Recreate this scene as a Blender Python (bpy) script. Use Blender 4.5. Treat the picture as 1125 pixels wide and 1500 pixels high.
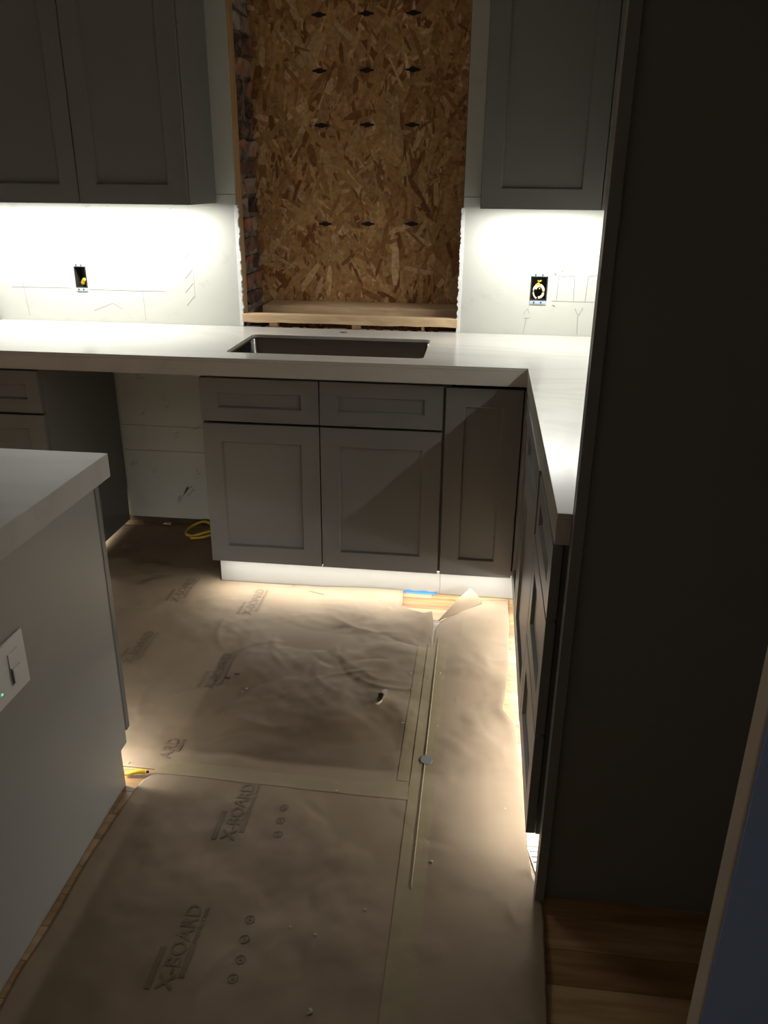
import bpy, bmesh, math, random
import numpy as np
from mathutils import Matrix, Vector

# ------------------------------------------------------------------ clear
for o in list(bpy.data.objects):
    bpy.data.objects.remove(o, do_unlink=True)
scene = bpy.context.scene
COL = scene.collection
random.seed(7)
rng = np.random.default_rng(11)

# ------------------------------------------------------------------ camera
F, CX, CY, CZ = 1190.7, 0.8468, -3.3233, 1.4735
PITCH, YAW, ROLL = -0.38543, 0.11709, 0.00973
def cam_axes():
    Rz = Matrix.Rotation(YAW, 3, 'Z')
    fwd = Rz @ Vector((0, math.cos(PITCH), math.sin(PITCH)))
    right = Rz @ Vector((1, 0, 0))
    up = right.cross(fwd)
    c, s = math.cos(ROLL), math.sin(ROLL)
    return c*right + s*up, -s*right + c*up, fwd
RIGHT, UP, FWD = cam_axes()
cam = bpy.data.cameras.new('camera')
cam.sensor_fit = 'VERTICAL'
cam.sensor_height = 36
cam.lens = F/1500*36
cam.clip_start = .02
co = bpy.data.objects.new('camera', cam)
COL.objects.link(co)
M = Matrix((RIGHT, UP, -FWD)).transposed().to_4x4()
M.translation = (CX, CY, CZ)
co.matrix_world = M
scene.camera = co

def px(u, v, ax, val):
    """pixel of the 1125x1500 photograph -> point on the plane coord[ax]=val"""
    r = RIGHT*((u-562.5)/F) - UP*((v-750)/F) + FWD
    C = Vector((CX, CY, CZ))
    return C + r*((val-C[ax])/r[ax])

# ------------------------------------------------------------------ world, exposure
w = bpy.data.worlds.new('world')
scene.world = w
w.use_nodes = True
bg = w.node_tree.nodes['Background']
bg.inputs[0].default_value = (1.0, .75, .55, 1)
bg.inputs[1].default_value = .115
vs = scene.view_settings
vs.view_transform = 'Standard'
vs.look = 'None'
vs.gamma = 1
vs.exposure = 0
vs.use_curve_mapping = False

# LED tape levels (watts per metre of strip) and tint
W_UPPER = 10.6
W_TOE = 3.3
LEDC = (1.0, 1.0, .95)
TOEC = (1.0, .97, .89)

# ------------------------------------------------------------------ helpers
def setp(o, label=None, cat=None, group=None, kind=None):
    if label: o['label'] = label
    if cat: o['category'] = cat
    if group: o['group'] = group
    if kind: o['kind'] = kind
    return o

def empty(name, label=None, cat=None, loc=(0, 0, 0), rz=0, group=None, kind=None):
    o = bpy.data.objects.new(name, None)
    COL.objects.link(o)
    o.location = loc
    o.rotation_euler = (0, 0, rz)
    o.empty_display_size = .05
    return setp(o, label, cat, group, kind)

class MB:
    def __init__(s):
        s.v, s.f = [], []
    def quad(s, *p):
        n = len(s.v); s.v += [tuple(q) for q in p]; s.f.append(tuple(range(n, n+len(p)))); return s
    def box(s, x0, x1, y0, y1, z0, z1):
        n = len(s.v)
        s.v += [(x0,y0,z0),(x1,y0,z0),(x1,y1,z0),(x0,y1,z0),(x0,y0,z1),(x1,y0,z1),(x1,y1,z1),(x0,y1,z1)]
        s.f += [tuple(n+i for i in q) for q in ((0,3,2,1),(4,5,6,7),(0,1,5,4),(1,2,6,5),(2,3,7,6),(3,0,4,7))]
        return s
    def tube(s, pts, r, k=8, caps=True):
        pts = [Vector(p) for p in pts]
        n0 = len(s.v)
        for i, p in enumerate(pts):
            t = (pts[min(i+1, len(pts)-1)] - pts[max(i-1, 0)]).normalized()
            a = t.cross(Vector((0, 0, 1)))
            if a.length < .05: a = t.cross(Vector((1, 0, 0)))
            a.normalize(); b = t.cross(a)
            rr = r[i] if isinstance(r, (list, tuple)) else r
            for j in range(k):
                g = 2*math.pi*j/k
                s.v.append(tuple(p + a*rr*math.cos(g) + b*rr*math.sin(g)))
        for i in range(len(pts)-1):
            for j in range(k):
                s.f.append((n0+i*k+j, n0+i*k+(j+1) % k, n0+(i+1)*k+(j+1) % k, n0+(i+1)*k+j))
        if caps:
            s.f.append(tuple(n0+j for j in range(k)))
            s.f.append(tuple(n0+(len(pts)-1)*k+j for j in reversed(range(k))))
        return s
    def mesh(s, name):
        m = bpy.data.meshes.new(name)
        m.from_pydata(s.v, [], s.f); m.update()
        return m
    def build(s, name, mat, parent=None, bevel=0, smooth=False, fix=False):
        m = s.mesh(name)
        return link(name, m, mat, parent, bevel, smooth, fix)

def link(name, m, mat, parent=None, bevel=0, smooth=False, fix=False):
    if fix:
        bm = bmesh.new(); bm.from_mesh(m)
        bmesh.ops.recalc_face_normals(bm, faces=bm.faces)
        bm.to_mesh(m); bm.free()
    if mat and not m.materials: m.materials.append(mat)
    o = bpy.data.objects.new(name, m)
    COL.objects.link(o)
    if parent: o.parent = parent
    if smooth:
        for p in m.polygons: p.use_smooth = True
    if bevel:
        b = o.modifiers.new('bevel', 'BEVEL'); b.width = bevel; b.segments = 2; b.limit_method = 'ANGLE'
    return o

def slab_xz(x0, x1, z0, z1, y0, y1, holes=()):
    """flat slab in the xz plane with rectangular holes"""
    xs = sorted({x0, x1, *[min(max(c, x0), x1) for h in holes for c in h[:2]]})
    zs = sorted({z0, z1, *[min(max(c, z0), z1) for h in holes for c in h[2:]]})
    def solid(i, j):
        if i < 0 or j < 0 or i >= len(xs)-1 or j >= len(zs)-1: return False
        cx, cz = (xs[i]+xs[i+1])/2, (zs[j]+zs[j+1])/2
        return not any(h[0] < cx < h[1] and h[2] < cz < h[3] for h in holes)
    b = MB()
    for i in range(len(xs)-1):
        for j in range(len(zs)-1):
            if not solid(i, j): continue
            a, c, e, g = xs[i], xs[i+1], zs[j], zs[j+1]
            b.quad((a,y0,e),(c,y0,e),(c,y0,g),(a,y0,g))
            b.quad((a,y1,e),(a,y1,g),(c,y1,g),(c,y1,e))
            if not solid(i-1, j): b.quad((a,y0,e),(a,y0,g),(a,y1,g),(a,y1,e))
            if not solid(i+1, j): b.quad((c,y0,e),(c,y1,e),(c,y1,g),(c,y0,g))
            if not solid(i, j-1): b.quad((a,y0,e),(a,y1,e),(c,y1,e),(c,y0,e))
            if not solid(i, j+1): b.quad((a,y0,g),(c,y0,g),(c,y1,g),(a,y1,g))
    return b

# value noise
_perm = rng.random((256, 256))
def vnoise(x, y):
    x = np.asarray(x, float); y = np.asarray(y, float)
    xi = np.floor(x).astype(int); yi = np.floor(y).astype(int)
    fx = x-xi; fy = y-yi
    fx = fx*fx*fx*(fx*(fx*6-15)+10); fy = fy*fy*fy*(fy*(fy*6-15)+10)
    g = lambda a, b: _perm[a % 256, b % 256]
    return (g(xi,yi)*(1-fx)+g(xi+1,yi)*fx)*(1-fy)+(g(xi,yi+1)*(1-fx)+g(xi+1,yi+1)*fx)*fy
def fbm(x, y, o=3):
    s = 0; a = .5; t = 0
    for i in range(o):
        s = s+a*vnoise(x*2**i+17.3*i, y*2**i+5.1*i); t += a; a *= .5
    return s/t

# ------------------------------------------------------------------ materials
def mat(name, col, rough=.5, metal=0, spec=.5):
    m = bpy.data.materials.new(name); m.use_nodes = True
    b = m.node_tree.nodes['Principled BSDF']
    b.inputs['Base Color'].default_value = (*col, 1)
    b.inputs['Roughness'].default_value = rough
    b.inputs['Metallic'].default_value = metal
    b.inputs['Specular IOR Level'].default_value = spec
    return m
def nd(m, t, **kw):
    n = m.node_tree.nodes.new(t)
    for k, v in kw.items():
        if k in n.inputs: n.inputs[k].default_value = v
        else: setattr(n, k, v)
    return n
def lk(m, a, b): m.node_tree.links.new(a, b)
def bsdf(m): return m.node_tree.nodes['Principled BSDF']
def ramp(m, stops):
    r = nd(m, 'ShaderNodeValToRGB'); e = r.color_ramp.elements
    while len(e) < len(stops): e.new(.5)
    for i, (p, c) in enumerate(stops):
        e[i].position = p; e[i].color = (*c, 1)
    return r
def noise_mat(name, stops, scale=8, rough=.5, stretch=(1, 1, 1), detail=5, bump=0, bscale=None, metal=0, spec=.5, coord='Object', obj_random=0):
    m = mat(name, stops[0][1], rough, metal, spec)
    tc = nd(m, 'ShaderNodeTexCoord'); mp = nd(m, 'ShaderNodeMapping')
    mp.inputs['Scale'].default_value = stretch
    if coord == 'World':
        g = nd(m, 'ShaderNodeNewGeometry'); lk(m, g.outputs['Position'], mp.inputs['Vector'])
    else:
        lk(m, tc.outputs[coord], mp.inputs['Vector'])
    n = nd(m, 'ShaderNodeTexNoise'); n.inputs['Scale'].default_value = scale; n.inputs['Detail'].default_value = detail
    lk(m, mp.outputs[0], n.inputs['Vector'])
    r = ramp(m, stops); src = n.outputs['Fac']
    if obj_random:
        oi = nd(m, 'ShaderNodeObjectInfo')
        ma = nd(m, 'ShaderNodeMath', operation='MULTIPLY_ADD')
        lk(m, oi.outputs['Random'], ma.inputs[0]); ma.inputs[1].default_value = obj_random
        sb = nd(m, 'ShaderNodeMath', operation='SUBTRACT'); lk(m, n.outputs['Fac'], sb.inputs[0]); sb.inputs[1].default_value = obj_random/2
        lk(m, sb.outputs[0], ma.inputs[2]); src = ma.outputs[0]
        if coord == 'World':
            ad = nd(m, 'ShaderNodeVectorMath', operation='ADD')
            sc = nd(m, 'ShaderNodeVectorMath', operation='SCALE'); sc.inputs['Scale'].default_value = 40
            cb = nd(m, 'ShaderNodeCombineXYZ'); lk(m, oi.outputs['Random'], cb.inputs[0]); lk(m, oi.outputs['Random'], cb.inputs[2])
            lk(m, cb.outputs[0], sc.inputs[0]); lk(m, sc.outputs[0], ad.inputs[0]); lk(m, mp.outputs[0], ad.inputs[1])
            lk(m, ad.outputs[0], n.inputs['Vector'])
    lk(m, src, r.inputs['Fac']); lk(m, r.outputs['Color'], bsdf(m).inputs['Base Color'])
    if bump:
        n2 = nd(m, 'ShaderNodeTexNoise'); n2.inputs['Scale'].default_value = bscale or scale*3; n2.inputs['Detail'].default_value = 6
        lk(m, mp.outputs[0], n2.inputs['Vector'])
        bp = nd(m, 'ShaderNodeBump'); bp.inputs['Strength'].default_value = bump; bp.inputs['Distance'].default_value = .003
        lk(m, n2.outputs['Fac'], bp.inputs['Height']); lk(m, bp.outputs[0], bsdf(m).inputs['Normal'])
    return m

GRAY = noise_mat('gray_cabinet_paint', [(.3, (.184,.183,.178)), (.7, (.194,.192,.187))], 6, .38, bump=.02, bscale=300, coord='World')
ISLAND = noise_mat('light_gray_panel', [(.3, (.36,.352,.325)), (.7, (.375,.366,.338))], 4, .42, bump=.02, bscale=260, coord='World')
TOEM = mat('toe_board_paint', (.42,.42,.40), .5)
DARKIN = mat('cabinet_interior', (.06,.055,.05), .8)
QUARTZ = None
def quartz(name, rough):
    m = mat(name, (.53,.515,.48), rough)
    g = nd(m, 'ShaderNodeNewGeometry')
    n = nd(m, 'ShaderNodeTexNoise'); n.inputs['Scale'].default_value = 1.3; n.inputs['Detail'].default_value = 7; n.inputs['Distortion'].default_value = 1.6
    mp = nd(m, 'ShaderNodeMapping'); mp.inputs['Rotation'].default_value = (0, 0, .6); mp.inputs['Scale'].default_value = (.6, 2.0, 1)
    lk(m, g.outputs['Position'], mp.inputs['Vector']); lk(m, mp.outputs[0], n.inputs['Vector'])
    r = ramp(m, [(.44, (.53,.515,.48)), (.495, (.495,.475,.435)), (.51, (.51,.49,.45)), (.56, (.53,.515,.48))])
    lk(m, n.outputs['Fac'], r.inputs['Fac']); lk(m, r.outputs['Color'], bsdf(m).inputs['Base Color'])
    return m
QUARTZ = quartz('white_quartz', .19)
HONED = quartz('honed_quartz', .5)
def drywall():
    m = mat('drywall_paper', (.70,.71,.65), .75, spec=.2)
    g = nd(m, 'ShaderNodeNewGeometry')
    n = nd(m, 'ShaderNodeTexNoise'); n.inputs['Scale'].default_value = 7; n.inputs['Detail'].default_value = 8; n.inputs['Roughness'].default_value = .65
    lk(m, g.outputs['Position'], n.inputs['Vector'])
    r = ramp(m, [(.24, (.36,.345,.31)), (.34, (.52,.51,.465)), (.42, (.565,.565,.515)), (.75, (.58,.58,.53))])
    lk(m, n.outputs['Fac'], r.inputs['Fac']); lk(m, r.outputs['Color'], bsdf(m).inputs['Base Color'])
    return m
DRY = drywall()
CHALK = noise_mat('gypsum_edge', [(.3, (.72,.73,.72)), (.7, (.85,.86,.85))], 60, .85, bump=.5, bscale=120, coord='World')
PENCIL = mat('pencil_graphite', (.20,.20,.20), .6)
PENCIL2 = mat('faint_pencil_graphite', (.36,.365,.35), .6)
FRAMEM = mat('dark_framing', (.09,.06,.04), .85)
PAINTW = mat('wall_white_paint', (.62,.60,.56), .7)
LUMBER = noise_mat('pine_lumber', [(.25, (.55,.36,.19)), (.5, (.68,.48,.28)), (.75, (.76,.58,.37))], 5, .6, stretch=(1.5, 12, 14), bump=.15, bscale=12, coord='World')
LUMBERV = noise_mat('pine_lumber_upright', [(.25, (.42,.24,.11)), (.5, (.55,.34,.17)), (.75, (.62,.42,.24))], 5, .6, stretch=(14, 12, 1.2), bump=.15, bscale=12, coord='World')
BRICK = noise_mat('old_brick', [(.12, (.06,.042,.034)), (.36, (.24,.13,.09)), (.56, (.44,.18,.10)), (.8, (.42,.35,.29))], 22, .9, bump=1, bscale=60, coord='World', obj_random=.75)
MORTAR = noise_mat('old_mortar', [(.3, (.08,.065,.055)), (.6, (.28,.24,.20)), (.8, (.46,.42,.37))], 28, .95, bump=1, bscale=70, coord='World')
STEEL = noise_mat('brushed_stainless', [(.3, (.20,.185,.17)), (.7, (.25,.235,.22))], 5, .22, stretch=(2, 60, 60), metal=1, coord='World')
BLACKINK = mat('black_stamp_ink', (.012,.011,.01), .7)
PRINTINK = mat('brown_print_ink', (.228,.168,.115), .8)
YELLOW = mat('yellow_cable_jacket', (.75,.52,.04), .45)
COPPERW = mat('cream_wire', (.80,.70,.50), .5)
WHITEP = mat('white_plastic', (.82,.81,.78), .35)
BLUEBOX = mat('pale_blue_box_plastic', (.42,.50,.60), .45)
DARKP = mat('dark_slot', (.03,.03,.03), .6)
BLUETAPE = mat('blue_painter_tape', (.08,.28,.75), .6)
BLUEW = noise_mat('blue_wall_paint', [(.3, (.25,.40,.72)), (.7, (.27,.42,.75))], 4, .6, coord='World')
BEIGE = noise_mat('beige_edge_paint', [(.3, (.52,.45,.37)), (.7, (.56,.49,.41))], 5, .6, coord='World')
TAPE = noise_mat('tan_masking_tape', [(.3, (.315,.25,.145)), (.7, (.35,.278,.168))], 9, .75, stretch=(3, 3, 1), coord='World')
def paper_mat():
    m = mat('brown_kraft_paper', (.38,.28,.20), .72, spec=.25)
    g = nd(m, 'ShaderNodeNewGeometry')
    n = nd(m, 'ShaderNodeTexNoise'); n.inputs['Scale'].default_value = 4; n.inputs['Detail'].default_value = 6
    lk(m, g.outputs['Position'], n.inputs['Vector'])
    r = ramp(m, [(.25, (.282,.209,.140)), (.5, (.335,.253,.174)), (.75, (.37,.284,.202))])
    lk(m, n.outputs['Fac'], r.inputs['Fac']); lk(m, r.outputs['Color'], bsdf(m).inputs['Base Color'])
    n2 = nd(m, 'ShaderNodeTexNoise'); n2.inputs['Scale'].default_value = 45; n2.inputs['Detail'].default_value = 4
    lk(m, g.outputs['Position'], n2.inputs['Vector'])
    bp = nd(m, 'ShaderNodeBump'); bp.inputs['Strength'].default_value = .12; bp.inputs['Distance'].default_value = .002
    lk(m, n2.outputs['Fac'], bp.inputs['Height']); lk(m, bp.outputs[0], bsdf(m).inputs['Normal'])
    return m
PAPER = paper_mat()
OAK = noise_mat('oak_floor', [(.15, (.25,.135,.058)), (.45, (.40,.245,.115)), (.7, (.52,.36,.19)), (.9, (.58,.42,.25))], 3.2, .42, stretch=(1.6, 16, 1), bump=.08, bscale=14, coord='World', obj_random=.55)
SUBFLOOR = mat('subfloor', (.05,.035,.02), .9)
CRUMB = mat('plaster_crumb', (.52,.47,.39), .85)
GRAYBLOB = mat('gray_plaster', (.24,.24,.25), .7)
def emis(name, col, s):
    m = bpy.data.materials.new(name); m.use_nodes = True
    nt = m.node_tree; nt.nodes.clear()
    e = nt.nodes.new('ShaderNodeEmission'); o = nt.nodes.new('ShaderNodeOutputMaterial')
    e.inputs[0].default_value = (*col, 1); e.inputs[1].default_value = s
    nt.links.new(e.outputs[0], o.inputs[0])
    return m
LEDM = emis('led_diffuser', LEDC, 6)
GREENLED = emis('green_indicator', (.1, 1, .6), 1.5)

# ------------------------------------------------------------------ key dimensions (metres)
T = .914                 # counter top
ZB = .8515               # underside of its front edge
CF = -.6485              # counter front
XC = 1.0012              # counter front of the side run
YE = -1.915              # end of the side run
YD = -.615               # base fronts
XD = 1.001               # base fronts of the side run
ZT, ZK = .837, .131      # top and bottom of base fronts
XR = 1.655               # right wall
OL, OR = -.139, .7456    # window opening
ZU, YU = 1.3915, -.324   # wall cabinets
XW = -2.7; YREAR = -4.6; ZC = 2.5

# ------------------------------------------------------------------ setting
fl = MB().box(XW, XR, YREAR, .36, -.06, -.016).build('floor', SUBFLOOR)
setp(fl, 'oak strip floor under the brown kraft paper', 'floor', kind='structure')
# planks: along x, 83 mm wide
pm = MB().box(0, 1, 0, 1, -.014, 0).mesh('plank'); pm.materials.append(OAK)
PW = .0833
y = .02
row = 0
while y > -2.75:
    x = XW + .02 + (row*.47) % .9
    xs = [XW+.004, x]
    while x < XR-.3:
        x += random.uniform(.8, 1.5); xs.append(min(x, XR-.004))
    if xs[-1] < XR-.004: xs.append(XR-.004)
    for a, b in zip(xs[:-1], xs[1:]):
        if b-a < .02: continue
        o = bpy.data.objects.new('plank', pm); COL.objects.link(o); o.parent = fl
        o.location = (a+.0006, y-PW+.0006, 0); o.scale = (b-a-.0012, PW-.0012, 1)
    y -= PW; row += 1
ce = MB().box(XW, XR, YREAR, .36, ZC, ZC+.05).build('ceiling', PAINTW); setp(ce, 'white flat ceiling above the kitchen', 'ceiling', kind='structure')
wr = MB().box(XR, XR+.1, YREAR, .36, -.06, ZC).build('wall_right', PAINTW); setp(wr, 'white painted side wall behind the tall panels', 'wall', kind='structure')
wl = MB().box(XW-.1, XW, YREAR, .36, -.06, ZC).build('wall_left', PAINTW); setp(wl, 'white painted wall beyond the island', 'wall', kind='structure')

OPEN = (OL, OR, .905, 2.36)
def pbox(u0, v0, u1, v1):
    a, b = px(u0, v0, 1, 0), px(u1, v1, 1, 0)
    return (a.x, b.x, b.z, a.z)
BOXL = (-.850, -.798, 1.052, 1.140)
BOXR = (1.024, 1.090, 1.046, 1.140)
HOLES = [OPEN, BOXL, BOXR]
wb = slab_xz(XW, XR, 0, ZC, .0135, .11, [(OL-.025, OR+.003, .86, 2.36), BOXL, BOXR]).build('wall_back', FRAMEM)
setp(wb, 'unfinished drywall wall with a boarded window opening', 'wall', kind='structure')
g = .0009
def sheet(x0, x1, z0, z1):
    slab_xz(x0+g, x1-g, z0+g, z1-g, 0, .0127, [BOXL, BOXR]).build('drywall_sheet', DRY, wb)
for (a, b) in ((XW+.002, OL-.004), (OR+.004, XR-.002)):
    sheet(a, b, .03, .353); sheet(a, b, .353, .468); sheet(a, b, .468, 1.424); sheet(a, b, 1.424, ZC-.002)
sheet(OL-.004, OR+.004, 2.36, ZC-.002)
sheet(OL-.004, OR+.004, .03, .90)
# chalky torn drywall edges beside the opening
for (xe, sgn) in ((OL, -1), (OR, 1)):
    b = MB(); n = 70; z0, z1 = .9145, 1.385
    pts = []
    for i in range(n+1):
        z = z0+(z1-z0)*i/n
        pts.append((xe - sgn*random.uniform(-.001, .006), z))
    for i in range(n):
        (xa, za), (xb, zb_) = pts[i], pts[i+1]
        xo = xe+sgn*(.011 if sgn > 0 else .012)
        y0, y1 = -.0018, .0125
        b.quad((xa,y0,za),(xo,y0,za),(xo,y0,zb_),(xb,y0,zb_))
        b.quad((xa,y0,za),(xb,y0,zb_),(xb,y1,zb_),(xa,y1,za))
        b.quad((xo,y0,za),(xo,y1,za),(xo,y1,zb_),(xo,y0,zb_))
    b.build('torn_edge', CHALK, wb, fix=True)
# pencil marks on the drywall
def stroke(pts, wd=.0016, m=PENCIL):
    P = [px(u, v, 1, 0) for u, v in pts]
    b = MB()
    for p, q in zip(P[:-1], P[1:]):
        d = Vector((q.x-p.x, 0, q.z-p.z)); d.normalize()
        nrm = Vector((-d.z, 0, d.x))*wd/2
        y = -.0004
        b.quad((p.x-nrm.x, y, p.z-nrm.z), (q.x-nrm.x, y, q.z-nrm.z), (q.x+nrm.x, y, q.z+nrm.z), (p.x+nrm.x, y, p.z+nrm.z))
    b.build('pencil_mark', m, wb, fix=True)
stroke([(17,420),(60,421),(106,422)], .0018); stroke([(131,424),(190,426),(243,427)], .0018)
stroke([(22,374),(28,389),(31,373)], .0022, PENCIL2); stroke([(29,391),(37,430),(44,462)], .0022, PENCIL2)
stroke([(211,400),(207,420)], .0025, PENCIL2); stroke([(209,425),(214,470)], .002, PENCIL2)
stroke([(276,308),(277,344),(281,372),(284,410),(286,438)], .0018, PENCIL2)
for (u, v) in ((276,345),(280,368),(282,395),(283,415),(285,434)):
    stroke([(u,v),(u-11,v+14)], .002)
stroke([(803,404),(819,404),(815,440)], .0016); stroke([(808,441),(840,442),(880,443)], .0016)
stroke([(820,406),(842,404),(840,441)], .0016); stroke([(882,403),(862,405),(857,442)], .0016)
stroke([(827,372),(824,398)], .0016); stroke([(818,391),(824,398),(831,393)], .0016)
stroke([(766,489),(771,466)], .002, PENCIL2); stroke([(766,466),(776,466)], .0018, PENCIL2); stroke([(767,460),(773,452),(775,459)], .002, PENCIL2)
stroke([(842,452),(847,463),(854,451)], .0032, PENCIL2); stroke([(846,464),(845,490)], .003, PENCIL2)
stroke([(765,386),(772,382),(778,385),(788,380)], .0022, PENCIL2)
stroke([(720,391),(732,387),(726,392),(734,396)], .0018, PENCIL2)
stroke([(812,400),(815,403)], .004); stroke([(809,447),(813,449)], .004)
stroke([(138,455),(156,448),(165,444),(180,453)], .003, PENCIL2)
stroke([(48,367),(60,363),(77,364)], .003, PENCIL2)
for k in range(26):
    u, v = random.gauss(135, 12), random.gauss(325, 14)
    stroke([(u, v), (u+random.uniform(3, 8), v+random.uniform(-4, 4))], .0022, PENCIL2)
for k in range(12):
    u, v = random.gauss(240, 10), random.gauss(330, 18)
    stroke([(u, v), (u+random.uniform(2, 6), v+random.uniform(-4, 4))], .002, PENCIL2)

for (u, v, L_, w_) in ((203,551,14,.012), (242,597,8,.008), (209,606,9,.008), (257,636,10,.010), (284,631,12,.010), (193,683,10,.012), (270,725,16,.022), (290,696,12,.012), (226,690,8,.007), (248,629,6,.004), (262,735,10,.014)):
    for k in range(5):
        a_, b_ = u+random.uniform(-L_, L_)*.4, v+random.uniform(-L_, L_)*.5
        stroke([(a_, b_), (a_+random.uniform(.2, .7)*L_, b_-random.uniform(.1, .7)*L_)], w_*random.uniform(.15, .4), PENCIL2)
# brick reveal on the window's left
br = MB()
br.box(-.42, -.152, .095, .336, .90, 2.40)
brw = br.build('wall_brick', MORTAR)
setp(brw, 'crumbling old brick reveal at the boarded window', 'wall', kind='structure')
bricks = []
for k in range(4):
    bm = bmesh.new()
    bmesh.ops.create_cube(bm, size=1)
    bmesh.ops.subdivide_edges(bm, edges=bm.edges, cuts=1, use_grid_fill=True)
    for v in bm.verts:
        v.co.x += random.uniform(-.09, .09); v.co.y *= 1+random.uniform(-.10, .04); v.co.z *= 1+random.uniform(-.16, .05)
        if abs(v.co.y) > .4 and abs(v.co.z) > .4: v.co *= .93
    me = bpy.data.meshes.new('brick'); bm.to_mesh(me); bm.free(); me.materials.append(BRICK); bricks.append(me)
z = .905; row = 0
while z < 2.36:
    h = random.uniform(.056, .064)
    cuts = [.094, .335] if row % 3 == 1 else ([.094, random.uniform(.20, .25), .335])
    for a, b in zip(cuts[:-1], cuts[1:]):
        if abs(z-1.46) < .035: continue       # the missing brick leaves a dark pocket
        o = bpy.data.objects.new('brick', random.choice(bricks)); COL.objects.link(o); o.parent = brw
        o.location = (-.188+random.uniform(-.010, .006), (a+b)/2, z+h/2)
        o.scale = (.10, b-a-.012, h)
        o.rotation_euler = (random.uniform(-.04, .04), random.uniform(-.04, .04), random.uniform(-.05, .05))
    z += h+.013; row += 1

# framing around the opening
def thing_box(name, label, cat, dims, m, group=None, bevel=.002):
    o = MB().box(*dims).build(name, m, None, bevel)
    setp(o, label, cat, group); return o
thing_box('window_stud', 'upright pine stud between the drywall edge and the brick reveal', 'stud', (OL-.022, OL-.002, .0145, .086, .94, 2.355), LUMBERV)
def rough_board(name, label, cat, x0, x1, y0, y1, z0, z1, jit=.0022):
    n = 16; b = MB()
    for i in range(n+1):
        x = x0+(x1-x0)*i/n
        j = lambda: random.uniform(-jit, jit)
        b.v += [(x, y0+j(), z0+j()), (x, y1, z0), (x, y1, z1), (x, y0+j(), z1+j()*.5)]
    for i in range(n):
        a = i*4; c = a+4
        for k in range(4):
            b.f.append((a+k, a+(k+1) % 4, c+(k+1) % 4, c+k))
    b.f += [(0, 1, 2, 3), (n*4+3, n*4+2, n*4+1, n*4)]
    o = b.build(name, LUMBER, None, .001, fix=True)
    return setp(o, label, cat)
rough_board('sill_board', 'pale pine sill board along the foot of the window opening, lit along its edge', 'lumber', OL+.001, OR-.001, -.012, .034, .934, .967)
rough_board('sill_plate', 'pine plate lying behind the lit sill board against the strand board', 'lumber', -.092, OR-.001, .14, .325, .935, .981)
for xx, where in ((-.03, 'short pine block under the sill board near the brick reveal'), (.315, 'short pine block under the middle of the sill board'), (.60, 'thin pine slip under the sill board, the narrowest of its blocks')):
    thing_box('cripple_block', where, 'lumber', (xx, xx+(.036 if xx < .5 else .012), .0, .03, .875, .9325), LUMBERV, 'pine blocks under the sill board')

# strand board with stamped marks
YO = .34
osb = MB().box(-.30, 1.0, YO, YO+.012, .86, 2.40).build('strand_board', noise_mat('osb_base', [(.3, (.25,.13,.05)), (.7, (.42,.26,.12))], 20, .7, coord='World'))
setp(osb, 'oriented strand board sheet closing the window opening, stamped with black marks', 'board')
fm = MB(); cols = []
pal = [(.45,.26,.11), (.50,.30,.135), (.54,.345,.17), (.41,.225,.09), (.25,.11,.042), (.62,.43,.24), (.47,.275,.12), (.33,.16,.062), (.46,.265,.11)]
for i in range(3200):
    cx, cz = random.uniform(-.16, .86), random.uniform(.90, 2.30)
    big = random.random()
    L = random.uniform(.07, .19) if big < .6 else random.uniform(.025, .07)
    W = random.uniform(.010, .034) if big < .6 else random.uniform(.004, .012)
    a = random.gauss(math.pi/2, .55) if random.random() < .8 else random.uniform(0, math.pi)
    dx, dz = math.cos(a), math.sin(a)
    yy = YO-.0003-.0022*i/3200
    tl = random.uniform(-.0004, .0004)
    ps = []
    for (s, t) in ((-1, -random.uniform(.3, 1)), (-random.uniform(.3, .8), -1), (random.uniform(.3, .8), -1), (1, -random.uniform(.1, .8)), (1, random.uniform(.1, .8)), (random.uniform(.2, .8), 1), (-random.uniform(.2, .8), 1), (-1, random.uniform(.1, .9))):
        X = s*L/2; Y2 = t*W/2
        ps.append((cx+dx*X-dz*Y2, yy+tl*s, cz+dz*X+dx*Y2))
    fm.quad(*reversed(ps))
    c = random.choice(pal); j = random.uniform(.82, 1.15)*1.32
    cols.append([v*j for v in c]+[1])
OSBM = mat('osb_strands', (.4, .25, .1), .62, spec=.3)
at = nd(OSBM, 'ShaderNodeAttribute', attribute_name='strand')
gg = nd(OSBM, 'ShaderNodeNewGeometry')
wn = nd(OSBM, 'ShaderNodeTexNoise'); wn.inputs['Scale'].default_value = 60; wn.inputs['Detail'].default_value = 4
lk(OSBM, gg.outputs['Position'], wn.inputs['Vector'])
rr = ramp(OSBM, [(.3, (.7, .66, .6)), (.7, (1.05, 1.05, 1.05))]); lk(OSBM, wn.outputs['Fac'], rr.inputs['Fac'])
mx = nd(OSBM, 'ShaderNodeMix', data_type='RGBA', blend_type='MULTIPLY'); mx.inputs[0].default_value = 1
lk(OSBM, at.outputs['Color'], mx.inputs[6]); lk(OSBM, rr.outputs['Color'], mx.inputs[7]); lk(OSBM, mx.outputs[2], bsdf(OSBM).inputs['Base Color'])
so = fm.build('strand', OSBM, osb)
so['kind'] = 'stuff'
ca = so.data.attributes.new('strand', 'FLOAT_COLOR', 'FACE')
ca.data.foreach_set('color', np.array(cols, 'f').ravel())
sm = MB(); n = 24; ring = []
for k in range(n):
    t = 2*math.pi*k/n
    x = math.cos(t); zz = math.sin(t)
    hh = .0055*(1 if abs(x) > .38 else 1.75) * (1 if zz > 0 else .95)
    ring.append((.030*x, 0, hh*zz/(abs(zz)**.4+1e-6) if abs(zz) > 1e-3 else 0))
sm.quad(*reversed(ring))
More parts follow.
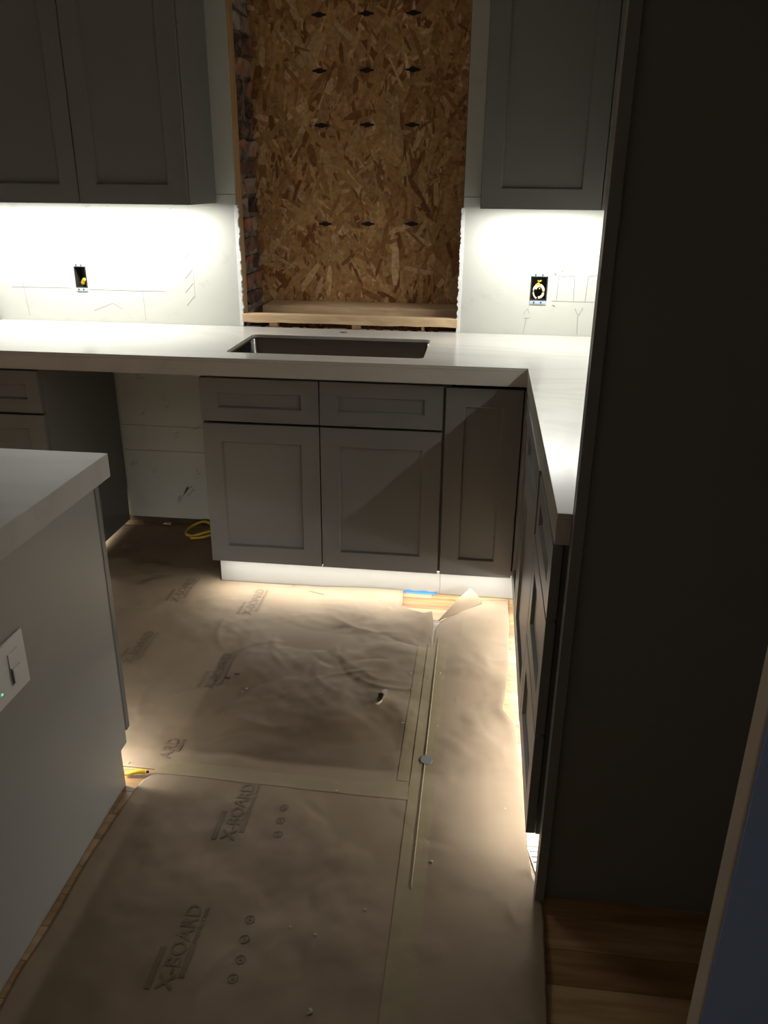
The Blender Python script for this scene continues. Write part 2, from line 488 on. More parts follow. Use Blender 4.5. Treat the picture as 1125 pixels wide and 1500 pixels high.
smesh = sm.mesh('stamp_mark'); smesh.materials.append(BLACKINK)
for (u, v) in [(467,22),(537,20),(606,19),(468,104),(537,103),(605,102),(471,184),(538,183),(604,183),(477,328),(539,328),(603,328)]:
    o = bpy.data.objects.new('stamp_mark', smesh); COL.objects.link(o); o.parent = osb
    p = px(u, v, 1, YO); o.location = (p.x, YO-.0034, p.z)

# ------------------------------------------------------------------ cabinets
def shaker(parent, name, x0, x1, z0, z1, fr=.062, th=.02, frz=None, y=0):
    """front at local y = y (face) .. y+th"""
    frz = frz or fr
    b = MB(); ch = .005
    ix0, ix1, iz0, iz1 = x0+fr, x1-fr, z0+frz, z1-frz
    yf, yb, yp = y, y+th, y+.0085
    o4 = [(x0,z0),(x1,z0),(x1,z1),(x0,z1)]; i4 = [(ix0,iz0),(ix1,iz0),(ix1,iz1),(ix0,iz1)]
    c4 = [(ix0+ch,iz0+ch),(ix1-ch,iz0+ch),(ix1-ch,iz1-ch),(ix0+ch,iz1-ch)]
    for k in range(4):
        q = (k+1) % 4
        b.quad((o4[k][0],yf,o4[k][1]),(o4[q][0],yf,o4[q][1]),(i4[q][0],yf,i4[q][1]),(i4[k][0],yf,i4[k][1]))
        b.quad((i4[k][0],yf,i4[k][1]),(i4[q][0],yf,i4[q][1]),(c4[q][0],yp,c4[q][1]),(c4[k][0],yp,c4[k][1]))
        b.quad((o4[k][0],yb,o4[k][1]),(o4[q][0],yb,o4[q][1]),(o4[q][0],yf,o4[q][1]),(o4[k][0],yf,o4[k][1]))
        b.quad((c4[k][0],yp,c4[k][1]),(c4[q][0],yp,c4[q][1]),(c4[q][0],yb,c4[q][1]),(c4[k][0],yb,c4[k][1]))
        b.quad((i4[k][0],yb,i4[k][1]),(i4[q][0],yb,i4[q][1]),(o4[q][0],yb,o4[q][1]),(o4[k][0],yb,o4[k][1])) if False else None
        b.quad((o4[q][0],yb,o4[q][1]),(o4[k][0],yb,o4[k][1]),(c4[k][0],yb,c4[k][1]),(c4[q][0],yb,c4[q][1]))
    m = b.mesh(name)
    bm = bmesh.new(); bm.from_mesh(m); bmesh.ops.remove_doubles(bm, verts=bm.verts, dist=1e-5)
    bmesh.ops.recalc_face_normals(bm, faces=bm.faces); bm.to_mesh(m); bm.free()
    o = link(name, m, GRAY, parent, .0012)
    MB().box(ix0+ch+.0002, ix1-ch-.0002, yp+.0004, yb-.002, iz0+ch+.0002, iz1-ch-.0002).build('panel', GRAY, o)
    return o

def carcass(parent, w, depth, z0, z1, t=.018, y0=.022, toe=None, lift=0.0, m=GRAY, sidez=None):
    b = MB()
    for xa in (0, w-t):
        if toe:
            b.box(xa, xa+t, y0, depth, z0, z1)
            b.box(xa, xa+t, toe, depth, lift, z0-.0001)
        else:
            b.box(xa, xa+t, y0, depth, z0, z1)
    b.box(t, w-t, y0, depth, z0, z0+t)
    b.box(t, w-t, depth-.008, depth, z0+t, z1)
    b.box(t, w-t, y0, y0+.018, z1-.02, z1)
    return b.build('body', m, parent, 0)

def led(name, label, loc, rz, length, watt, tint, tilt=0, group=None, wd=.012, blades=True):
    """LED tape: diffuser mesh and the light it gives, shining down; local x is its length"""
    r = empty(name, label, 'light strip', loc, rz, group)
    hs = MB().box(-length/2, length/2, -wd/2, wd/2, -.004, 0).build('channel', WHITEP, r)
    MB().box(-length/2+.002, length/2-.002, -wd/2+.001, wd/2-.001, -.006, -.0041).build('diffuser', LEDM, r)
    l = bpy.data.lights.new('led_light', 'AREA'); l.shape = 'RECTANGLE'; l.size = length-.01; l.size_y = wd-.002
    l.energy = watt*length; l.color = tint
    lo = bpy.data.objects.new('led_light', l); COL.objects.link(lo); lo.parent = r
    lo.location = (0, 0, -.0075); lo.rotation_euler = (tilt, 0, 0)
    return r

# --- sink base
X0, X1, XM = -.1286, .7272, .2971
c = empty('sink_base_cabinet', 'gray shaker sink base cabinet with two false drawer fronts over two doors', 'cabinet', (X0, YD, 0))
W = X1-X0; xm = XM-X0
carcass(c, W+.009, .60, ZK, ZB-.001, toe=.10)
shaker(c, 'drawer_front', 0, xm-.002, .6815, ZT, .062, frz=.05)
shaker(c, 'drawer_front', xm+.002, W, .6815, ZT, .062, frz=.05)
shaker(c, 'door', 0, xm-.002, ZK, .673, .066)
shaker(c, 'door', xm+.002, W, ZK, .673, .066)
MB().box(.0, W+.009, .089, .099, .002, ZK-.001).build('toe_board', TOEM, c)
# --- corner cabinet: one door on each run
c = empty('corner_cabinet', 'gray shaker corner cabinet with a tall narrow door on each run', 'cabinet', (X1+.0095, YD, 0))
W = XD-(X1+.0095)
b = MB()
b.box(0, .018, .022, .598, ZK, ZB-.001).box(.018, .90, .59, .598, ZK, ZB-.001).box(.018, .90, .30, .59, ZK, ZK+.018).box(.018, W+.02, .022, .30, ZK, ZK+.018)
b.box(W+.022, W+.64, -.325, -.307, ZK, ZB-.001)
b.build('body', GRAY, c)
shaker(c, 'door', 0, W-.004, ZK, ZT-.004, .064)
d2 = shaker(c, 'door', .004, .322, ZK, ZT-.004, .064)
d2.matrix_local = Matrix.Translation((W, 0, 0)) @ Matrix.Rotation(-math.pi/2, 4, 'Z')
MB().box(.0005, W+.074, .089, .099, .002, ZK-.001).build('toe_board', TOEM, c)
MB().box(W+.075, W+.085, -.325, .088, .002, ZK-.001).build('toe_board', TOEM, c)
# --- base on the left of the dishwasher gap
XS = -.7233
c = empty('drawer_base_cabinet', 'gray shaker drawer base cabinet left of the empty dishwasher gap', 'cabinet', (XS-.46, YD, 0))
b = carcass(c, .46, .598, ZK, ZB-.001, toe=.10, lift=.020)
shaker(c, 'drawer_front', 0, .456, .6815, ZT, .05, frz=.05)
shaker(c, 'drawer_front', 0, .456, .408, .673, .062, frz=.05)
shaker(c, 'drawer_front', 0, .456, ZK, .40, .062, frz=.05)
# --- side run, seen edge-on
YA, YB2, YC = -.945, -1.477, -1.895
c = empty('door_base_cabinet', 'gray shaker base cabinet with one drawer over one door on the side run', 'cabinet', (XD, YA, 0), -math.pi/2)
W = YA-YB2
carcass(c, W, .62, ZK, ZB-.001, toe=.10)
shaker(c, 'drawer_front', .002, W-.002, .6815, ZT+.008, .06, frz=.05, y=-.003)
shaker(c, 'door', .002, W-.002, ZK, .673, .064)
MB().box(.002, W-.002, .076, .085, .002, ZK-.001).build('toe_board', TOEM, c)
c = empty('end_drawer_cabinet', 'gray shaker three drawer base cabinet next to the dark tall panel', 'cabinet', (XD, YB2-.001, 0), -math.pi/2)
W = YB2-.001-YC
carcass(c, W-.012, .62, ZK, ZB-.001, toe=.10)
shaker(c, 'drawer_front', .003, W, .6815, ZT, .06, frz=.05)
shaker(c, 'drawer_front', .003, W, .408, .673, .06, frz=.06)
shaker(c, 'drawer_front', .003, W, ZK+.012, .40, .06, frz=.06)
MB().box(.002, W-.014, .076, .085, .002, ZK-.001).build('toe_board', TOEM, c)

# --- wall cabinets
def wallcab(name, label, loc, rz, w, h, fronts, depth, filler=None):
    c = empty(name, label, 'cabinet', loc, rz)
    b = MB(); t = .018
    b.box(0, t, .021, depth, 0, h).box(w-t, w, .021, depth, 0, h).box(t, w-t, .021, depth, .008, .022).box(t, w-t, .021, depth, h-t, h).box(t, w-t, depth-.008, depth, .022, h-t)
    b.build('body', GRAY, c)
    for (a, e) in fronts: shaker(c, 'door', a, e, 0, h, .066)
    if filler: MB().box(filler[0], filler[1], .0, .02, 0, h).build('filler_strip', GRAY, c, .001)
    return c
DU = -YU-.001
wallcab('wall_cabinet', 'gray shaker wall cabinet run left of the boarded window', (-1.4355, YU, ZU), 0, 1.2145, .93, [(.002, .4025), (.4055, .8065), (.81, 1.211)], DU)
wallcab('corner_wall_cabinet', 'gray shaker wall cabinet with one door and a filler strip right of the boarded window', (.8165, YU, ZU), 0, .415, .93, [(.0015, .4055)], DU, (.4085, .515))
wallcab('side_wall_cabinet', 'gray wall cabinet on the side wall beyond the dark tall panel', (1.333, -.345, ZU), -math.pi/2, 1.54, .93, [(.0, .512), (.514, 1.026), (1.028, 1.54)], XR-1.334)

# --- tall panels either side of the empty refrigerator space
c = empty('tall_end_panel', 'tall dark gray refrigerator end panel with a narrow raised edge strip', 'panel', (1.0285, YE, 0))
MB().box(.003, XR-1.0285-.001, -.015, -.001, .001, 2.3).build('board', GRAY, c)
MB().box(0, .0205, -.034, -.0155, .001, 2.3).build('edge_strip', GRAY, c, .001)
MB().box(.0, .0029, -.0155, -.001, .001, 2.3).build('edge_band', GRAY, c)
c = empty('near_tall_panel', 'tall panel with a beige front edge and a blue face, across the empty refrigerator space', 'panel', (1.038, -2.872, 0))
MB().box(.0, XR-1.038-.001, .0031, .024, .001, 2.3).build('board', BEIGE, c, .001)
MB().box(.0015, XR-1.038-.001, .0, .003, .001, 2.3).build('face', BLUEW, c)

# ------------------------------------------------------------------ countertop with sink cut-out
def rrect(x0, x1, y0, y1, r, k=6):
    out = []
    for (cx, cy, a0) in ((x1-r, y1-r, 0), (x0+r, y1-r, 90), (x0+r, y0+r, 180), (x1-r, y0+r, 270)):
        for i in range(k+1):
            a = math.radians(a0+90*i/k); out.append((cx+r*math.cos(a), cy+r*math.sin(a)))
    return out
SX0, SX1, SY0, SY1 = -.049, .650, -.545, -.178
bm = bmesh.new()
outer = [(-1.20, -.001), (-1.20, CF), (XC, CF), (XC, YE), (XR-.001, YE), (XR-.001, -.001)]
def loop(pts, z):
    vs_ = [bm.verts.new((x, y, z)) for x, y in pts]
    return [bm.edges.new((vs_[i], vs_[(i+1) % len(vs_)])) for i in range(len(vs_))]
es = loop(outer, T) + loop(rrect(SX0, SX1, SY0, SY1, .022), T)
bmesh.ops.triangle_fill(bm, use_beauty=True, edges=es)
ret = bmesh.ops.extrude_face_region(bm, geom=list(bm.faces))
bmesh.ops.translate(bm, verts=[v for v in ret['geom'] if isinstance(v, bmesh.types.BMVert)], vec=(0, 0, -.012))
bmesh.ops.recalc_face_normals(bm, faces=bm.faces)
me = bpy.data.meshes.new('countertop'); bm.to_mesh(me); bm.free()
ct = link('countertop', me, QUARTZ, None, .0012)
setp(ct, 'white quartz L-shaped countertop with a thick mitred front edge', 'countertop')
b = MB(); zz = T-.0121
b.box(-1.20, XC+.02, CF, CF+.02, ZB, zz).box(XC, XC+.02, YE, CF-.0001, ZB, zz).box(XC+.0201, 1.06, YE, YE+.02, ZB, zz).box(-1.20, -1.18, CF+.0201, -.001, ZB, zz)
b.build('front_edge', QUARTZ, ct)
# sink bowl
rings = []
for (ins, z, r) in ((-.016, T-.0128, .03), (-.002, T-.0132, .022), (.0, T-.017, .022), (.004, T-.20, .024), (.012, T-.228, .03), (.04, T-.238, .03)):
    rings.append([(x, y, z) for x, y in rrect(SX0+ins, SX1-ins, SY0+ins, SY1-ins, r)])
b = MB(); n = len(rings[0])
for rg in rings: b.v += rg
for i in range(len(rings)-1):
    for j in range(n):
        b.f.append((i*n+j, i*n+(j+1) % n, (i+1)*n+(j+1) % n, (i+1)*n+j))
b.f.append(tuple((len(rings)-1)*n+j for j in range(n)))
sk = empty('sink', 'undermount stainless steel single bowl sink in the white countertop', 'sink', (0, 0, 0))
bo = b.build('bowl', STEEL, sk, 0, True)
sol = bo.modifiers.new('wall', 'SOLIDIFY'); sol.thickness = .0012; sol.offset = 0
d = MB(); d.tube([(.30, -.30, T-.2372), (.30, -.30, T-.2345)], [.045, .042], 20)
d.build('drain', STEEL, sk, 0, False)
p = px(503, 487, 2, T)
fh = MB(); fh.tube([(p.x, p.y, T+.0004), (p.x, p.y, T+.0022)], [.0165, .015], 20)
setp(fh.build('faucet_hole_plug', mat('gray_plug', (.16,.15,.14), .5)), 'small gray plug in the faucet hole behind the sink', 'plug')

# ------------------------------------------------------------------ island
IX, IY, IZ, ITH = .003, -1.622, .888, .057
it = MB().box(-1.25, IX, -2.75, IY, IZ-ITH, IZ).build('island_countertop', HONED, None, .0015)
setp(it, 'white quartz countertop on the island with a thick square edge', 'countertop')
c = empty('island_cabinet', 'island cabinet with a plain gray side panel under the white countertop', 'cabinet', (0, 0, 0))
XI = -.018; zt = IZ-ITH-.0005
prof = [(-2.72, .001), (-1.709, .001), (-1.709, .112), (-1.674, .112), (-1.674, zt), (-2.72, zt)]
b = MB()
a0 = [(XI, y, z) for y, z in prof]; a1 = [(XI-.019, y, z) for y, z in prof]
b.quad(*a0); b.quad(*reversed(a1))
for k in range(6):
    q = (k+1) % 6; b.quad(a0[k], a1[k], a1[q], a0[q])
b.build('side_panel', ISLAND, c, .001, fix=True)
b = MB()
b.box(-1.22, XI-.0195, -2.72, -2.70, .001, zt).box(-1.22, -1.202, -2.70, -1.69, .13, zt).box(-1.202, XI-.0195, -2.70, -1.69, .13, .148)
b.box(-1.202, XI-.0195, -1.708, -1.69, zt-.03, zt).box(-1.202, XI-.006, -1.6735, -1.6565, .14, zt)
b.build('body', GRAY, c)
MB().box(-1.22, XI-.0195, -1.745, -1.735, .002, .129).build('toe_board', TOEM, c)
for (a, e) in ((XI-.005, XI-.40), (XI-.404, XI-.80), (XI-.804, XI-1.20)):
    dd = shaker(c, 'door', 0, a-e, .135, zt-.012, .064)
    dd.matrix_local = Matrix.Translation((a, -1.636, 0)) @ Matrix.Rotation(math.pi, 4, 'Z')
# receptacle on the side panel
pc = empty('wall_receptacle', 'white electrical receptacle plate with a tiny green light on the island side panel', 'outlet', (XI, -2.105, .605))
MB().box(.0003, .006, -.085, .068, -.060, .060).build('cover_plate', WHITEP, pc, .003)
for yc in (.024, -.043):
    dv = MB().box(.0062, .0085, yc-.0165, yc+.0165, -.034, .034).build('device', WHITEP, pc, .001)
    if yc > 0:
        MB().box(.0087, .0125, yc-.014, yc+.014, -.030, .001).build('rocker', WHITEP, dv, .0015)
        MB().box(.0087, .0092, yc-.0165, yc-.0145, -.030, .004).build('slot', DARKP, dv)
    else:
        for zc in (-.016, .012):
            MB().box(.0087, .0089, yc+.003, yc+.0045, zc, zc+.008).build('slot', DARKP, dv)
            MB().box(.0087, .0089, yc-.006, yc-.0045, zc, zc+.008).build('slot', DARKP, dv)
        MB().box(.0087, .0095, yc+.010, yc+.0135, -.029, -.0255).build('indicator_light', GREENLED, dv)

# ------------------------------------------------------------------ light strips
led('under_cabinet_light', 'white light strip under the wall cabinet left of the window', (-.83, -.165, ZU+.0075), 0, 1.18, W_UPPER, LEDC, 0, 'light strips under the wall cabinets')
led('under_cabinet_light', 'white light strip under the single-door wall cabinet right of the window', (1.075, -.165, ZU+.0075), 0, .47, W_UPPER, LEDC, 0, 'light strips under the wall cabinets')
led('under_cabinet_light', 'white light strip under the wall cabinet on the side wall', (1.50, -1.10, ZU+.0075), math.pi/2, 1.40, W_UPPER*.42, LEDC, 0, 'light strips under the wall cabinets')
led('toe_kick_light', 'white light strip glowing under the sink cabinet doors', (.43, YD+.040, ZK-.002), 0, 1.10, W_TOE, TOEC, -.5, 'toe kick light strips')
led('toe_kick_light', 'white light strip glowing under the side run of cabinets', (XD+.040, -1.22, ZK-.002), -math.pi/2, 1.24, W_TOE*.95, TOEC, -.6, 'toe kick light strips')
led('toe_kick_light', 'white light strip glowing under the drawer cabinet left of the dishwasher gap', (XS-.23, YD+.20, ZK-.002), 0, .42, W_TOE*5, TOEC, .0, 'toe kick light strips')
led('toe_kick_light', 'white light strip glowing under the island doors', (-.63, -1.692, .128), math.pi, 1.14, W_TOE*1.7, TOEC, -.3, 'toe kick light strips')

# ------------------------------------------------------------------ floor paper
def gauss(x, y, cx, cy, r): return np.exp(-(((x-cx)**2+(y-cy)**2)/(r*r)))
CREASES = []
for k in range(60):
    if k < 26: cx, cy = random.gauss(.42, .22), random.gauss(-1.05, .18)
    else: cx, cy = random.uniform(-.5, 1.0), random.uniform(-2.4, -.55)
    CREASES.append((cx, cy, random.uniform(0, math.pi), random.uniform(.04, .13), random.uniform(.006, .016), random.choice((-1, 1, 1))*random.uniform(.0012, .0038)))
def H(x, y):
    x = np.asarray(x, float); y = np.asarray(y, float)
    wx = x+.06*vnoise(x*5, y*5+9); wy = y+.06*vnoise(x*5+31, y*5)
    amp = .72+.55*gauss(x, y, .88, -1.25, .25)+.85*gauss(x, y, .45, -1.08, .38)+.4*gauss(x, y, .35, -1.9, .35)+.5*gauss(x, y, -.3, -.6, .35)
    big = fbm(wx*4.6+3, wy*4.6+7, 4)-.42
    h = .0035+amp*.021*big
    for (cx, cy, ca, cl, cw, ch) in CREASES:
        dx, dy = x-cx, y-cy
        t = dx*math.cos(ca)+dy*math.sin(ca); q = -dx*math.sin(ca)+dy*math.cos(ca)+.25*t*t/cl
        h = h+ch*np.exp(-(t/cl)**4)*np.exp(-np.abs(q)/cw)
    # flatten along the taped seams
    k = 1-.75*np.exp(-((x-.755)/.045)**2)-.75*np.exp(-((y+1.635)/.045)**2)*(x < .76)
    h = .0022+(np.maximum(h, .0012)-.0012)*np.clip(k, .15, 1)
    # tucked down where it meets the toe boards
    h = .0012+(h-.0012)*np.clip(np.where(x > -.13, (-.52-y)/.06, np.clip((-.06-x-.07)*8, 0, 1)+(-.52-y)/.06*(1-np.clip((-.13-x)*8, 0, 1))), .12, 1)
    return h
def interp(tab, x):
    return np.interp(x, [t[0] for t in tab], [t[1] for t in tab])
def paper(name, label, x0, x1, ylo, yhi, nx, ny, extra=None, xf=None, hole=None, dz=0, group='brown floor paper sheets', xcols=None):
    us = np.linspace(x0, x1, nx) if xcols is None else np.array(xcols)
    nx = len(us)
    v = []; f = []
    for u in us:
        a, b_ = interp(ylo, u), interp(yhi, u)
        ys = a+(b_-a)*np.linspace(0, 1, ny)
        xx = np.full(ny, u)
        if xf is not None: xx = xf(u, ys)
        hh = H(xx, ys)+dz
        if extra is not None: hh = hh+extra(xx, ys)
        v += list(zip(xx.tolist(), ys.tolist(), hh.tolist()))
    for i in range(nx-1):
        for j in range(ny-1):
            q = (i*ny+j, (i+1)*ny+j, (i+1)*ny+j+1, i*ny+j+1)
            if hole is not None:
                cx = sum(v[k][0] for k in q)/4; cy = sum(v[k][1] for k in q)/4
                if hole(cx, cy): continue
            f.append(q)
    if xcols is not None:                      # the tongue that runs back into the dishwasher gap
        cols_ = [i for i in range(nx) if us[i] <= -.1429]; m_ = 55; base = len(v)
        for i in cols_:
            yb_ = -.04+.008*math.sin(us[i]*19)
            for j in range(1, m_+1):
                yy = -.529+(yb_+.529)*j/m_
                v.append((float(us[i]), yy, float(H(us[i], yy))+dz))
        idx = lambda c, j: (cols_[c]*ny+ny-1) if j == 0 else base+c*m_+j-1
        for c in range(len(cols_)-1):
            for j in range(m_):
                f.append((idx(c, j), idx(c+1, j), idx(c+1, j+1), idx(c, j+1)))
    b = MB(); b.v = v; b.f = f
    o = b.build(name, PAPER, None, 0, True)
    s = o.modifiers.new('thick', 'SOLIDIFY'); s.thickness = .0007; s.offset = 0
    if label: setp(o, label, 'floor paper', group)
    return o

# sheet between the sink cabinet and the cross seam
topA = [(-.76, -.529), (-.143, -.529), (.18, -.530), (.35, -.56), (.607, -.655), (.648, -.692), (.688, -.712), (.727, -.697), (.7275, -.80), (.735, -.87)]
botA = [(-1.1, -1.636), (-.02, -1.640), (.735, -1.650)]
shade_holeA = lambda x, y: (((x-.596)/.011)**2+((y+1.245)/.024)**2 < 1)  # small cut-out standing in for the dark shade left of the lip
def exA(x, y):
    lift = .018*np.exp(-((x-.70)/.10)**2)*np.clip((y+.95)/.25, 0, 1)**2          # torn corner lifts
    lip = .007*np.exp(-((x-.605)**2+(y+1.245)**2)/.03**2)
    return lift+lip
xa = np.concatenate([np.linspace(-.76, -.143, 70), np.linspace(-.143, .735, 115)[1:]])
pa = paper('floor_paper', 'brown kraft paper sheet on the floor between the sink cabinet and the cross seam', -.76, .735, botA, topA, 0, 150, exA, hole=shade_holeA, xcols=xa)
# strip behind the island (under the toe space)
botB = [(-.2, -3.6), (.9, -3.6)]
topB = [(.0, -1.652), (.735, -1.6525)]
def xfB(u, ys):
    left = np.interp(-ys, [1.65, 1.69, 1.85, 2.06, 2.3, 2.45, 3.6], [.045, .022, .006, .003, .001, -.004, -.004])
    left = left+.003*np.sin(ys*23)
    t = u/.735
    return left+(.735-left)*t
pb = paper('floor_paper', 'brown kraft paper sheet beside the island below the cross seam', 0, .735, botB, topB, 110, 210, None, xf=xfB)
# right-hand sheet along the side run
RE = [(.50, 1.002), (.545, 1.001), (.62, .996), (.76, .999), (.85, .994), (1.0, .992), (1.11, .985), (1.20, .977), (1.271, .970), (1.30, .983), (1.339, 1.004), (1.50, 1.010), (1.68, 1.018), (1.80, 1.019), (1.88, 1.024), (1.925, 1.041), (1.98, 1.046), (2.20, 1.040), (3.6, 1.03)]
def xfC(u, ys):
    r = np.interp(-ys, [t[0] for t in RE], [t[1] for t in RE])+.0012*np.sin(ys*140)*np.sin(ys*37)
    return .737+(r-.737)*u
def exC(x, y):
    r = np.interp(-y, [t[0] for t in RE], [t[1] for t in RE])
    e = np.exp(-((x-r)/.028)**2)
    return e*(.004+.010*np.exp(-((y+1.29)/.05)**2)+.004*np.sin(y*17)**2)*(y < -.6)*(y > -1.88)+.006*np.exp(-((x-.74)/.06)**2)*np.clip((y+.9)/.2, 0, 1)
topC = [(0, -.80), (.06, -.755), (.30, -.66), (.52, -.60), (.66, -.565), (.84, -.556), (.95, -.545), (1, -.530)]
pc_ = paper('floor_paper', 'brown kraft paper sheet along the side run with a torn right edge', 0, 1, [(0, -3.6), (1, -3.6)], topC, 60, 300, exC, xf=xfC, dz=.0009)
# loose flaps
def flap(name, label, corners, bulge, n=14):
    A, B_, C_, D = [Vector(c_) for c_ in corners]
    b = MB()
    for i in range(n+1):
        for j in range(n+1):
            s, t = i/n, j/n
            p = A*(1-s)*(1-t)+B_*s*(1-t)+C_*s*t+D*(1-s)*t
            p = p+Vector((0, 0, bulge*math.sin(math.pi*t)*(.5+.5*s)+.002*math.sin(7*s+3*t)))
            b.v.append(tuple(p))
    for i in range(n):
        for j in range(n):
            b.f.append((i*(n+1)+j, (i+1)*(n+1)+j, (i+1)*(n+1)+j+1, i*(n+1)+j+1))
    o = b.build(name, PAPER, None, 0, True)
    s = o.modifiers.new('thick', 'SOLIDIFY'); s.thickness = .0008; s.offset = 0
    return setp(o, label, 'paper flap')
flap('paper_scrap', 'straight-cut piece of brown paper tucked under the sheet by the white toe board', [(.16, -.555, .003), (.61, -.70, .003), (.596, -.530, .012), (.17, -.530, .003)], .004)
flap('paper_flap', 'folded corner of brown paper standing up beside the torn gap', [(.742, -.755, .010), (.90, -.605, .012), (.853, -.560, .054), (.84, -.575, .047)], .008)
# curled paper lip beside the small shade hole
b = MB(); n = 18
for i in range(n+1):
    t = i/n
    a = math.radians(-115+200*t)
    wv = math.sin(math.pi*t)**.7
    cx, cy = .590+.018*math.cos(a), -1.245+.036*math.sin(a)
    h0 = float(H(cx, cy))+float(exA(np.array(cx), np.array(cy)))
    b.v += [(cx, cy, h0-.0005), (cx+.003*wv*math.cos(a), cy+.003*wv*math.sin(a), h0+.014*wv+.0005), (cx+.010*wv*math.cos(a)+.002*wv, cy+.010*wv*math.sin(a), h0+.019*wv+.0005)]
for i in range(n):
    for k in (0, 1):
        b.f.append((i*3+k, (i+1)*3+k, (i+1)*3+k+1, i*3+k+1))
lit_lipm = mat('lit_lip_paper', (.74,.67,.57), .8)  # paler than the brown sheet: light catching the lip is put into its colour
b.build('torn_lip', lit_lipm, pa, 0, True)

# two small dark tears
for (u, v_) in ((333, 995), (347, 991)):
    p = px(u, v_, 2, .006); b = MB(); k_ = 9
    b.quad(*[(p.x+.011*math.cos(2*math.pi*i/k_)*random.uniform(.6, 1.1), p.y+.008*math.sin(2*math.pi*i/k_)*random.uniform(.6, 1.1), float(H(p.x, p.y))+.0022) for i in range(k_)])
    b.build('small_tear', DARKP, pa)
# tapes
def tape(name, label, p0, p1, wd, off=.0015, nseg=90, ridge=0, group='masking tape on the floor paper seams'):
    p0, p1 = Vector(p0), Vector(p1); d = (p1-p0).normalized(); nn = Vector((-d.y, d.x))
    b = MB(); L = (p1-p0).length
    for i in range(nseg+1):
        for s in (-1, -.5, -.06, .0, .06, .5, 1):
            q = p0+d*L*i/nseg+nn*(wd/2*s)
            b.v.append((q.x, q.y, float(H(q.x, q.y))+off+(ridge if s == 0 and q.y > -1.95 else 0)))
    for i in range(nseg):
        for k in range(6):
            b.f.append((i*7+k, i*7+k+1, (i+1)*7+k+1, (i+1)*7+k))
    o = b.build(name, TAPE, None, 0, False, True)
    for p_ in o.data.polygons:
        if p_.normal.z < 0: o.data.flip_normals(); break
    return setp(o, label, 'tape', group)
tape('masking_tape', 'tan masking tape down the long seam of the brown floor paper', (.752, -.86), (.757, -3.0), .066, nseg=170, ridge=.0028)
tape('masking_tape', 'tan masking tape across the floor paper from the island to the long seam', (.035, -1.630), (.735, -1.645), .052, .0011, nseg=70)
tape('masking_tape', 'shorter strip of tan masking tape running close beside the long seam tape', (.702, -.90), (.701, -1.60), .030, .0011, nseg=70)

# ------------------------------------------------------------------ print on the paper
def text_mesh(s, size, extr=0):
    cu = bpy.data.curves.new('t', 'FONT'); cu.body = s; cu.size = size; cu.resolution_u = 2
    cu.align_x = 'LEFT'; cu.offset = size*.018
    ob = bpy.data.objects.new('t', cu); COL.objects.link(ob)
    bpy.context.view_layer.update()
    me = bpy.data.meshes.new_from_object(ob.evaluated_get(bpy.context.evaluated_depsgraph_get()))
    bpy.data.objects.remove(ob); bpy.data.curves.remove(cu)
    return me
def lay(me, parent, x, y, length=None, name='printed_lettering', stretch=1.0, dz=.0016):
    """letters run along +y, tops towards -x"""
    vs_ = [v.co.copy() for v in me.vertices]
    x0 = min(v.x for v in vs_); x1 = max(v.x for v in vs_)
    k = length/(x1-x0) if length else 1
    for v, c0 in zip(me.vertices, vs_):
        X = x-c0.y*stretch; Y = y+(c0.x-x0)*k
        e = float(exA(np.array(X), np.array(Y))) if parent is pa else 0
        v.co = (X, Y, float(H(X, Y))+e+dz)
    me.materials.clear()
    return link(name, me, PRINTINK, parent)
def bar(parent, x0, x1, y0, y1, name='printed_bar'):
    b = MB(); n = 8
    for i in range(n+1):
        for xx in (x0, x1):
            yy = y0+(y1-y0)*i/n
            e = float(exA(np.array(xx), np.array(yy))) if parent is pa else 0
            b.v.append((xx, yy, float(H(xx, yy))+e+.0015))
    for i in range(n): b.f.append((2*i, 2*i+1, 2*i+3, 2*i+2))
    return b.build(name, PRINTINK, parent)
def logo(parent, x, y, L=.205, word='X-BOARD'):
    lay(text_mesh(word, .046), parent, x+.018, y, L*len(word)/7)
    if word == 'X-BOARD': bar(parent, x-.036, x-.024, y+.0, y+.095)
    bar(parent, x+.024, x+.036, y+.03, y+.03+.075*len(word)/7)
    lay(text_mesh('PROTECTION', .013), parent, x+.0345, y+.11*len(word)/7, .09*len(word)/7, dz=.0016)
logo(pb, .292, -2.262)
logo(pb, .300, -1.868)
logo(pa, .045, -.795)
logo(pa, -.250, -.735)
logo(pa, -.252, -1.165)
logo(pa, .055, -1.26)
logo(pa, .040, -1.60, word='ARD')
def icon(parent, x, y, r):
    b = MB(); n = 18
    for i in range(n):
        a = 2*math.pi*i/n
        for rr_ in (r, r*.72):
            X, Y = x+rr_*math.cos(a), y+rr_*math.sin(a); b.v.append((X, Y, float(H(X, Y))+.0015))
    for i in range(n): b.f.append((2*i, 2*((i+1) % n), 2*((i+1) % n)+1, 2*i+1))
    m0 = len(b.v)
    for i in range(6):
        a = 2*math.pi*i/6; X, Y = x+r*.35*math.cos(a), y+r*.35*math.sin(a); b.v.append((X, Y, float(H(X, Y))+.0015))
    b.f.append(tuple(range(m0, m0+6)))
    b.build('printed_icon', PRINTINK, parent)
for (x, y) in ((.425, -2.222), (.428, -2.178), (.422, -2.13), (.420, -2.08), (.42, -1.83), (.415, -1.785), (.414, -1.74)):
    icon(pb, x, y, .011)

